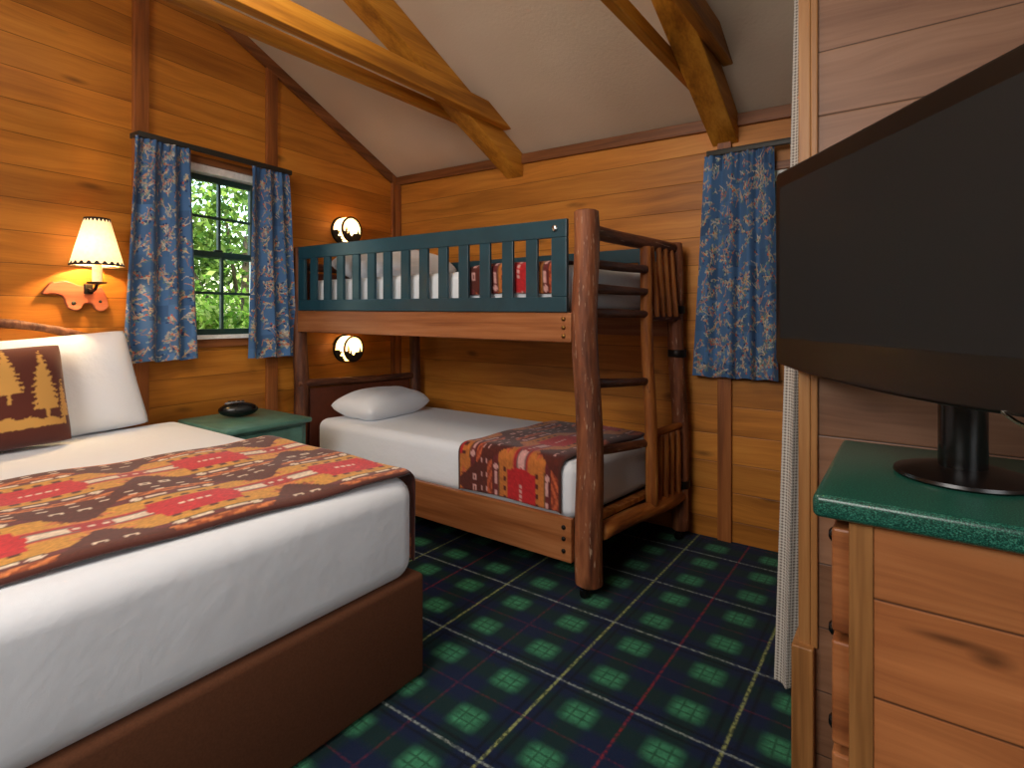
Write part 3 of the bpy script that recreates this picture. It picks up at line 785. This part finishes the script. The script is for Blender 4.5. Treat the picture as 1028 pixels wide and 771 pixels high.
# side boards
def sideboard(za, zb, y0, y1, mat, xa=-3.44, xb=-1.272, n='side_board'):
    bm = NB(); f0 = tilt(xa, xb, *za); f1 = tilt(xa, xb, *zb); quad(bm, xa, xb, f0, f1, y0, y1); return mk(n, bm, mat, bb, bevel=.004)
ub = sideboard((1.190, 1.176), (1.3345, 1.3145), 2.222, 2.252, M['redwood'])
lb = sideboard((.166, .155), (.366, .358), 2.222, 2.252, M['redwood'])
sideboard((1.19, 1.18), (1.33, 1.32), 3.16, 3.185, M['redwood'], -3.26, -1.16); sideboard((.17, .17), (.36, .36), 3.16, 3.185, M['redwood'], -3.26, -1.15)
for bo, zs, m in ((ub, (1.285, 1.245, 1.205), 'brass'), (lb, (.315, .262, .205), 'dark_metal')):
    for z in zs:
        c = NB(); lathe(c, [(.011, 0), (.010, .005), (.003, .008)], 12); o = mk('bolt', c, M[m], bo, True); o.location = R(-1.312, 2.222, z); o.rotation_euler = (PI / 2, 0, 0)
# rear guard board, decks, head and foot boards
bm = NB(); quad(bm, -3.25, -1.17, lambda x: 1.62, lambda x: 1.705, 3.135, 3.158); quad(bm, -3.25, -1.17, lambda x: 1.34, lambda x: 1.42, 3.135, 3.158)
rg_ = mk('rear_guard', bm, M['green_paint'], bb, bevel=.003)
for i in range(13):
    x = -3.14 + i * .153
    bm = NB(); quad(bm, x - .03, x + .03, lambda q: 1.4195, lambda q: 1.6205, 3.138, 3.155); mk('slat', bm, M['green_paint'], rg_)
for z in (.300, 1.300):
    bm = NB(); prism(bm, [R(-3.42, 2.256, z), R(-1.275, 2.256, z), R(-1.175, 3.155, z), R(-3.30, 3.155, z)], (0, 0, .022)); mk('deck', bm, M['board_brown'], bb)
for z0, z1, zl in ((.30, .785, .822), (1.33, 1.60, 1.64)):
    bm = NB(); prism(bm, [R(-3.475, 2.33, z0), R(-3.33, 3.155, z0), R(-3.33, 3.155, z1), R(-3.475, 2.33, z1)], (.018, 0, 0)); mk('headboard', bm, M['board_brown'], bb, bevel=.003)
    log('headboard_rail', R(-3.462, 2.245, zl), R(-3.30, 3.17, zl - .01), .030, .026, M['bark_dark'], bb, 41 + int(z0), bend=.01)
# foot end: hand rail, bottom rail, ladder, rungs and spindles
FX = lambda y: -1.235 + (y - 2.285) * .125
log('foot_rail', R(FX(2.33), 2.33, 1.705), R(FX(3.19) - .005, 3.19, 1.688), .036, .034, M['bark'], bb, 51, bend=.012)
log('foot_rail', R(-1.175, 2.335, .288), R(-1.10, 3.165, .262), .040, .042, M['peeled'], bb, 52, bend=-.01)
log('foot_rail', R(-1.155, 2.835, 1.296), R(-1.118, 3.165, 1.290), .024, .024, M['bark'], bb, 53)
log('foot_rail', R(-1.14, 2.80, .655), R(-1.085, 3.20, .665), .022, .020, M['peeled'], bb, 54)
log('ladder_rail', R(-1.115, 2.815, .300), R(-1.158, 2.815, 1.665), .035, .030, M['peeled'], bb, 55, wob=.05)
for i, (z0, z1, y0) in enumerate(((1.548, 1.546, 2.335), (1.430, 1.428, 2.335), (1.310, 1.310, 2.335), (.975, .955, 2.335), (.662, .622, 2.335))):
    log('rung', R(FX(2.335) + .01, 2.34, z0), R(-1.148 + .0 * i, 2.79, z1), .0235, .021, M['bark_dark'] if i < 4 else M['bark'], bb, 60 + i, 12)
for i in range(4):
    y = 2.89 + i * .075; x = FX(y) + .02
    log('spindle', R(x + .015, y, 1.30), R(x - .01, y, 1.672), .018, .016, M['peeled'], bb, 70 + i, 10)
for i in range(4):
    y = 2.90 + i * .072; x = -1.115 + (y - 2.9) * .12
    log('spindle', R(x, y, .275), R(x - .0, y, .640), .022, .019, M['peeled'], bb, 80 + i, 10)
for z in (1.335, 1.08, .32):
    c = NB(); lathe(c, [(.052, -.022), (.0535, -.02), (.0535, .02), (.052, .022)], 20); o = mk('strap', c, M['dark_metal'], bb, True, sharp=40); o.location = R(-1.088 - .047 * (z - .05) / 1.67, 3.2, z)
    c = NB(); box(c, -.014, .014, .05, .112, -.02, .02); mk('strap_tab', c, M['dark_metal'], o)
# slat edge under the lower mattress
bm = NB(); prism(bm, [R(-1.262, 2.30, .323), R(-1.165, 3.13, .323), R(-1.165, 3.13, .345), R(-1.262, 2.30, .345)], (.05, 0, 0)); mk('deck_edge', bm, M['peeled'], bb)
# mattresses
def skew_mattress(z0, z1, r, xa, xb, ya=2.27, yb=3.115):
    bm = NB(); Lx = xb - xa; rbox(bm, xa, xb, ya, yb, z0, z1, r, 6)
    for v in bm.verts:
        t = (v.co.x - xa) / Lx; sk = .16 * (1 - t) + .115 * t; v.co.x += sk * (v.co.y - ya) / .9
        v.co = Vector(R(*v.co))
    return mk('mattress', bm, M['sheet'], bb, True)
skew_mattress(.3235, .600, .06, -3.30, -1.285); skew_mattress(1.3235, 1.545, .05, -3.40, -1.285)
throw('bunk_throw', 'shade-tinted red and gold woven blanket folded over the lower bunk foot', [(2.258, .362), (2.255, .606), (3.05, .606)], .06,
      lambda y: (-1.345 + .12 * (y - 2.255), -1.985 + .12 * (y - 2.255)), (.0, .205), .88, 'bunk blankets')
throw('bunk_throw', 'shade-tinted red and gold woven blanket on the upper bunk behind the green guard rail', [(2.268, 1.40), (2.258, 1.552), (3.05, 1.552)], .05,
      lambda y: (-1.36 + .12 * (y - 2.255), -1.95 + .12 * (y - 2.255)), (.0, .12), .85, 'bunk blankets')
pillow('pillow', 'plump white pillow lying flat on the lower bunk', .40, .62, .20, M['pillow'], frame((-3.05, 2.64, .683), (1, .08, -.05), (0.14, 1, .0)), 'bunk pillows')
pillow('pillow', 'white pillow seen between the slats on the upper bunk', .62, .70, .26, M['pillow'], frame((-2.98, 2.70, 1.650), (1, .05, -.06), (0.1, 1, .0)), 'bunk pillows')

# ---------------------------------------------------------------- round bunk sconces
def sconce(s, z, label):
    w = empty('wall_sconce', lpt(s, 0, z), LROT, label, 'lamp', 'round bunk sconces')
    r, d = .100, .115
    def turn(o): o.rotation_euler = (-PI / 2, 0, 0); return o
    bm = NB(); lathe(bm, [(r + .006, .0005), (r + .008, .004), (r + .006, .012)], 36); turn(mk('back_plate', bm, M['dark_metal'], w, True, sharp=40))
    bm = NB(); lathe(bm, [(r - .004, .013), (r - .002, .05), (r - .004, d - .002)], 36, cap=False)
    fan = [bm.verts.new(((r - .006) * math.cos(2 * PI * i / 36), (r - .006) * math.sin(2 * PI * i / 36), d - .002)) for i in range(36)]; bm.faces.new(fan)
    turn(mk('mica_shade', bm, M['mica'], w, True, sharp=40))
    for zz in (.016, d):
        bm = NB(); lathe(bm, [(r - .011, zz - .004), (r + .001, zz - .005), (r + .002, zz + .003), (r - .011, zz + .004), (r - .011, zz - .004)], 36, cap=False)
        turn(mk('metal_ring', bm, M['dark_metal'], w, True, sharp=40))
    # cut-out landscape of hills and pines on the front; local: x sideways, z up, y out
    bm = NB(); y = d + .0015
    hill = []
    for i in range(21):
        a = PI * 1.08 + (PI * .84) * i / 20; hill.append(((r - .007) * math.cos(a), y, (r - .007) * math.sin(a)))
    xs_ = [h[0] for h in hill]
    up = [(xs_[-1] + (xs_[0] - xs_[-1]) * i / 14, y, -.040 + .014 * math.sin(i * 1.7) + .030 * abs(i / 14 - .5)) for i in range(1, 14)]
    prism(bm, hill + up, (0, .003, 0))
    for cx_, zb, h in ((-.058, -.05, .06), (-.036, -.055, .045), (.056, -.05, .085), (.030, -.058, .05)):
        pts = [(cx_ - .004, y, zb)]
        for j in range(4): pts += [(cx_ - .022 * (1 - j / 4), y, zb + h * (.12 + j * .22)), (cx_ - .010 * (1 - j / 4), y, zb + h * (.26 + j * .2))]
        pts += [(cx_, y, zb + h)]
        for j in range(3, -1, -1): pts += [(cx_ + .010 * (1 - j / 4), y, zb + h * (.26 + j * .2)), (cx_ + .022 * (1 - j / 4), y, zb + h * (.12 + j * .22))]
        pts += [(cx_ + .004, y, zb)]
        prism(bm, pts, (0, .0025, 0))
    mk('cutout_scene', bm, M['ink'], w)
    # darker band round the lower half of the drum
    bm = NB(); n = 24
    for i in range(n):
        a0 = PI * 1.02 + PI * .96 * i / n; a1 = PI * 1.02 + PI * .96 * (i + 1) / n
        h0 = .045 + .045 * abs(math.sin(i * 1.9)) * abs(math.cos(i * .7)); q = r - .0005
        prism(bm, [(q * math.cos(a0), .014, q * math.sin(a0)), (q * math.cos(a1), .014, q * math.sin(a1)), (q * math.cos(a1), .014 + h0, q * math.sin(a1)), (q * math.cos(a0), .014 + h0, q * math.sin(a0))],
              (.002 * math.cos(a0), 0, .002 * math.sin(a0)))
    mk('cutout_band', bm, M['ink'], w)
    return w
sconce(.605, 1.962, 'lit round wall sconce above the upper bunk')
sconce(.585, 1.046, 'lit round wall sconce above the lower bunk pillow')

# ---------------------------------------------------------------- dresser and television
dr = empty('dresser', (.45, 1.42, 0), 0, 'pine dresser with green speckled counter top under the television', 'dresser')
L = dr.location; R2 = lambda x, y, z: (x - L.x, y - L.y, z)
def dbox(n, x0, x1, y0, y1, z0, z1, m, bev=.002, par=None):
    bm = NB(); box(bm, x0 - L.x, x1 - L.x, y0 - L.y, y1 - L.y, z0, z1); return mk(n, bm, m, par or dr, bevel=bev)
bm = NB(); rbox(bm, -.148 - L.x, 1.05 - L.x, 1.143 - L.y, 1.696 - L.y, .931, .974, .012, 4); mk('counter_top', bm, M['counter'], dr, True, sharp=50)
dbox('carcass', -.088, 1.02, 1.182, 1.69, .05, .9305, M['light_trim'])
dbox('side_panel', -.0545, 1.02, 1.170, 1.1815, .05, .930, M['dresser_wood'])
dbox('stile', -.092, -.055, 1.166, 1.1815, .0, .930, M['light_trim'])
dbox('plinth', -.07, 1.0, 1.19, 1.68, 0, .0495, M['light_trim'])
bm = NB(); lathe(bm, [(.006, 0), (.007, .01), (.015, .016), (.016, .024), (.009, .03), (.001, .031)], 16); knob0 = bm
for z0, z1 in ((.716, .908), (.508, .700), (.300, .492), (.092, .284)):
    d = dbox('drawer', -.120, -.0885, 1.176, 1.672, z0, z1, M['redwood'], .005)
    o = mk('knob', knob0.copy(), M['black'], d, True); o.location = R2(-.120, 1.42, (z0 + z1) / 2); o.rotation_euler = (0, -PI / 2, 0)
knob0.free()

# television: local x across the screen (away from the far edge), local y out of the back, z up
TX = Vector((.5864, -.8100, 0)); TY = Vector((.8100, .5864, 0))
tv = empty('television', (.0834, 1.4282, .9745), math.atan2(TX.y, TX.x), 'large black flat television on a round stand on the dresser', 'television')
# local origin = stand centre on the counter; screen front lies at local y = -.144
yf, W, H0, H1 = -.146, .965, .170, .732
def rrect(x0, x1, z0, z1, r, sag=0.0, n=6):
    pts = []
    for (cx_, cz_, a0) in ((x1 - r, z1 - r, 0), (x0 + r, z1 - r, PI / 2), (x0 + r, z0 + r, PI), (x1 - r, z0 + r, 1.5 * PI)):
        for i in range(n + 1):
            a = a0 + PI / 2 * i / n; pts.append((cx_ + r * math.cos(a), cz_ + r * math.sin(a)))
        if a0 == PI and sag:
            for i in range(1, 16):
                t = i / 16; pts.append((x0 + r + (x1 - x0 - 2 * r) * t, z0 - sag * math.sin(PI * t) ** .8))
    return pts
bm = NB(); prism(bm, [(x, yf, z) for x, z in rrect(-W / 2, W / 2, H0 + .018, H1, .018, .022)], (0, .045, 0)); mk('bezel', bm, M['bezel'], tv, bevel=.006)
bm = NB(); prism(bm, [(x, yf - .0015, z) for x, z in rrect(-W / 2 + .028, W / 2 - .028, H0 + .092, H1 - .045, .004)], (0, .003, 0)); mk('screen', bm, M['screen'], tv)
bm = NB(); rbox(bm, -W / 2 + .07, W / 2 - .07, yf + .0455, yf + .115, H0 + .06, H1 - .05, .03, 3); mk('back_housing', bm, M['black'], tv, True, sharp=40)
bm = NB(); rbox(bm, -.10, .10, yf + .10, .035, .19, .34, .012, 3); mk('mount', bm, M['black'], tv, True, sharp=40)
bm = NB(); lathe(bm, [(.038, .012), (.040, .02), (.040, .24)], 28); mk('neck', bm, M['black'], tv, True, sharp=40)
bm = NB(); lathe(bm, [(.112, .0), (.116, .004), (.114, .010), (.09, .017), (.045, .024)], 56); mk('stand_base', bm, M['bezel'], tv, True, sharp=50)
bm = NB(); n = 14                                       # bright arc under the bezel
for i in range(n):
    t0, t1 = i / n, (i + 1) / n; f = lambda t: (.255 + .10 * t, .177 - .016 * math.sin(PI * t))
    (xa, za_), (xb_, zb_) = f(t0), f(t1); prism(bm, [(xa, yf - .004, za_ - .002), (xb_, yf - .004, zb_ - .002), (xb_, yf - .004, zb_ + .002), (xa, yf - .004, za_ + .002)], (0, .006, 0))
mk('badge_arc', bm, M['chrome'], tv)

# ---------------------------------------------------------------- outside
bm = NB(); box(bm, -14, 8, 3.46, 16, -.3, -.1); box(bm, -14, -4.1, -6, 3.46, -.3, -.1)
o = mk('ground', bm, M['ground'], kind='structure')
def shrub(name, label, loc, rx, ry, z0, z1, n, cols, leaf=.05, seed=1, cat='tree', trunk=True):
    rg = np.random.default_rng(seed); t = empty(name, loc, 0, label, cat)
    p = rg.normal(0, 1, (n, 3)); p /= np.linalg.norm(p, axis=1)[:, None]; p *= rg.uniform(.35, 1, (n, 1)) ** .5
    # clumps
    cl = rg.normal(0, 1, (26, 3)); cl /= np.linalg.norm(cl, axis=1)[:, None]; cl *= rg.uniform(.3, 1, (26, 1)) ** .5
    w = rg.integers(0, 26, n); p = np.where(rg.random((n, 1)) < .75, cl[w] + rg.normal(0, .15, (n, 3)), p)
    P = p * np.array((rx, ry, (z1 - z0) / 2)) + np.array((0, 0, (z0 + z1) / 2))
    d1 = rg.normal(0, 1, (n, 3)); d1 /= np.linalg.norm(d1, axis=1)[:, None]; d2 = np.cross(d1, rg.normal(0, 1, (n, 3))); d2 /= np.linalg.norm(d2, axis=1)[:, None]
    s = leaf * rg.uniform(.6, 1.3, (n, 1)); a = P + d1 * s; b = P + d2 * s * .45; c_ = P - d1 * s; d = P - d2 * s * .45
    vs = np.stack([a, b, c_, d], 1).reshape(-1, 3); me = bpy.data.meshes.new('foliage')
    me.from_pydata(vs.tolist(), [], np.arange(4 * n).reshape(n, 4).tolist())
    cc = np.array(cols)[rg.integers(0, len(cols), n)] * rg.uniform(.75, 1.15, (n, 1)); cc = np.clip(cc, 0, 255) / 255; l = ((cc + .055) / 1.055) ** 2.4
    at = me.color_attributes.new('weave', 'FLOAT_COLOR', 'POINT'); buf = np.ones((4 * n, 4), np.float32); buf[:, :3] = np.repeat(l, 4, 0); at.data.foreach_set('color', buf.ravel())
    link('foliage', me, t, M['leaf'])
    zg = -.1 - loc[2]
    log('trunk', (0, 0, zg), (.04, .03, (z0 + z1) / 2), .07, .04, M['stem'], t, seed)
    for i in range(5):
        a = i * 1.3 + seed; log('branch', (.02, .02, z0 * .5 + zg * .5 + .2 * i * (z1 - z0) / 2), (rx * .6 * math.cos(a), ry * .6 * math.sin(a), z0 + (z1 - z0) * (.4 + .1 * i)), .028, .012, M['stem'], t, seed * 9 + i, 8)
    return t
G1 = [(96, 128, 52), (126, 156, 70), (70, 104, 44), (150, 172, 96), (112, 140, 72)]
G2 = [(120, 160, 60), (150, 186, 80), (96, 140, 48), (176, 196, 110)]
shrub('leafy_tree', 'green leafy tree outside the left window, filling the upper panes', (-6.0, 3.2, 0), 1.0, 1.15, 1.15, 3.2, 8500, G1, .05, 3)
shrub('leafy_bush', 'bright green bush outside the left window, in the lower panes', (-5.0, 2.55, 0), .55, .8, -.1, 1.55, 6000, G2, .04, 5, 'bush')
shrub('leafy_tree', 'dim green tree outside the back wall window', (-.9, 6.2, 0), 1.2, .9, .5, 2.6, 2600, G1, .06, 8)

# ---------------------------------------------------------------- light
w = bpy.data.worlds.new('sky'); scn.world = w; w.use_nodes = True
nt = w.node_tree; nt.nodes.clear()
sky = nt.nodes.new('ShaderNodeTexSky'); sky.sky_type = 'NISHITA'; sky.sun_disc = False; sky.sun_elevation = math.radians(55); sky.sun_rotation = math.radians(120); sky.air_density = 1.6; sky.dust_density = 3.0
bg = nt.nodes.new('ShaderNodeBackground'); bg.inputs[1].default_value = 1.1
wo = nt.nodes.new('ShaderNodeOutputWorld'); nt.links.new(sky.outputs[0], bg.inputs[0]); nt.links.new(bg.outputs[0], wo.inputs[0])
def light(name, typ, loc, energy, color, target=None, **kw):
    d = bpy.data.lights.new(name, typ); d.energy = energy; d.color = color
    for a, b in kw.items(): setattr(d, a, b)
    o = bpy.data.objects.new(name, d); COL.objects.link(o); o.location = loc
    if target is not None: o.rotation_euler = (Vector(target) - Vector(loc)).to_track_quat('-Z', 'Y').to_euler()
    return o
light('sun', 'SUN', (4, -2, 8), 8.0, (1, .96, .88), (-1, 3, 0), angle=.02)
light('room_fill', 'AREA', (-1.1, -1.5, 2.5), 80, (1, .96, .92), (-1.9, 2.4, .9), shape='RECTANGLE', size=1.6, size_y=1.2)  # added soft fill from behind the camera, stands for no fixture
light('side_fill', 'AREA', (1.7, -.3, 1.75), 21, (.97, .98, 1), (-1.5, .7, .5), shape='RECTANGLE', size=1.2, size_y=1.0)  # unseen fill added on the right to brighten the foot of the bed
light('overhead_fill', 'AREA', (-1.5, .9, 2.95), 20, (1, .86, .68), (-1.6, 1.2, 0), shape='DISK', size=.9)  # overhead fill added above the frame, not a lamp of the room
warm = (1, .66, .32)
p = Vector(lpt(2.312, .125, 1.63)); light('lamp_bulb_light', 'POINT', p, 75, warm, shadow_soft_size=.03)
for s, z, e in ((.605, 1.962, 13), (.585, 1.046, 12)):
    light('sconce_bulb_light', 'POINT', lpt(s, .06, z), e, warm, shadow_soft_size=.02)

# ---------------------------------------------------------------- camera
cam = bpy.data.cameras.new('camera'); co = bpy.data.objects.new('camera', cam); COL.objects.link(co)
co.location = (0, 0, 1.3); co.rotation_euler = (PI / 2, 0, math.radians(35.9))
cam.sensor_fit = 'HORIZONTAL'; cam.sensor_width = 36; cam.lens = 554 / 1028 * 36; cam.shift_y = -68.5 / 1028; cam.clip_start = .02
scn.camera = co
scn.view_settings.view_transform = 'Standard'; scn.view_settings.look = 'None'; scn.view_settings.exposure = 0.0
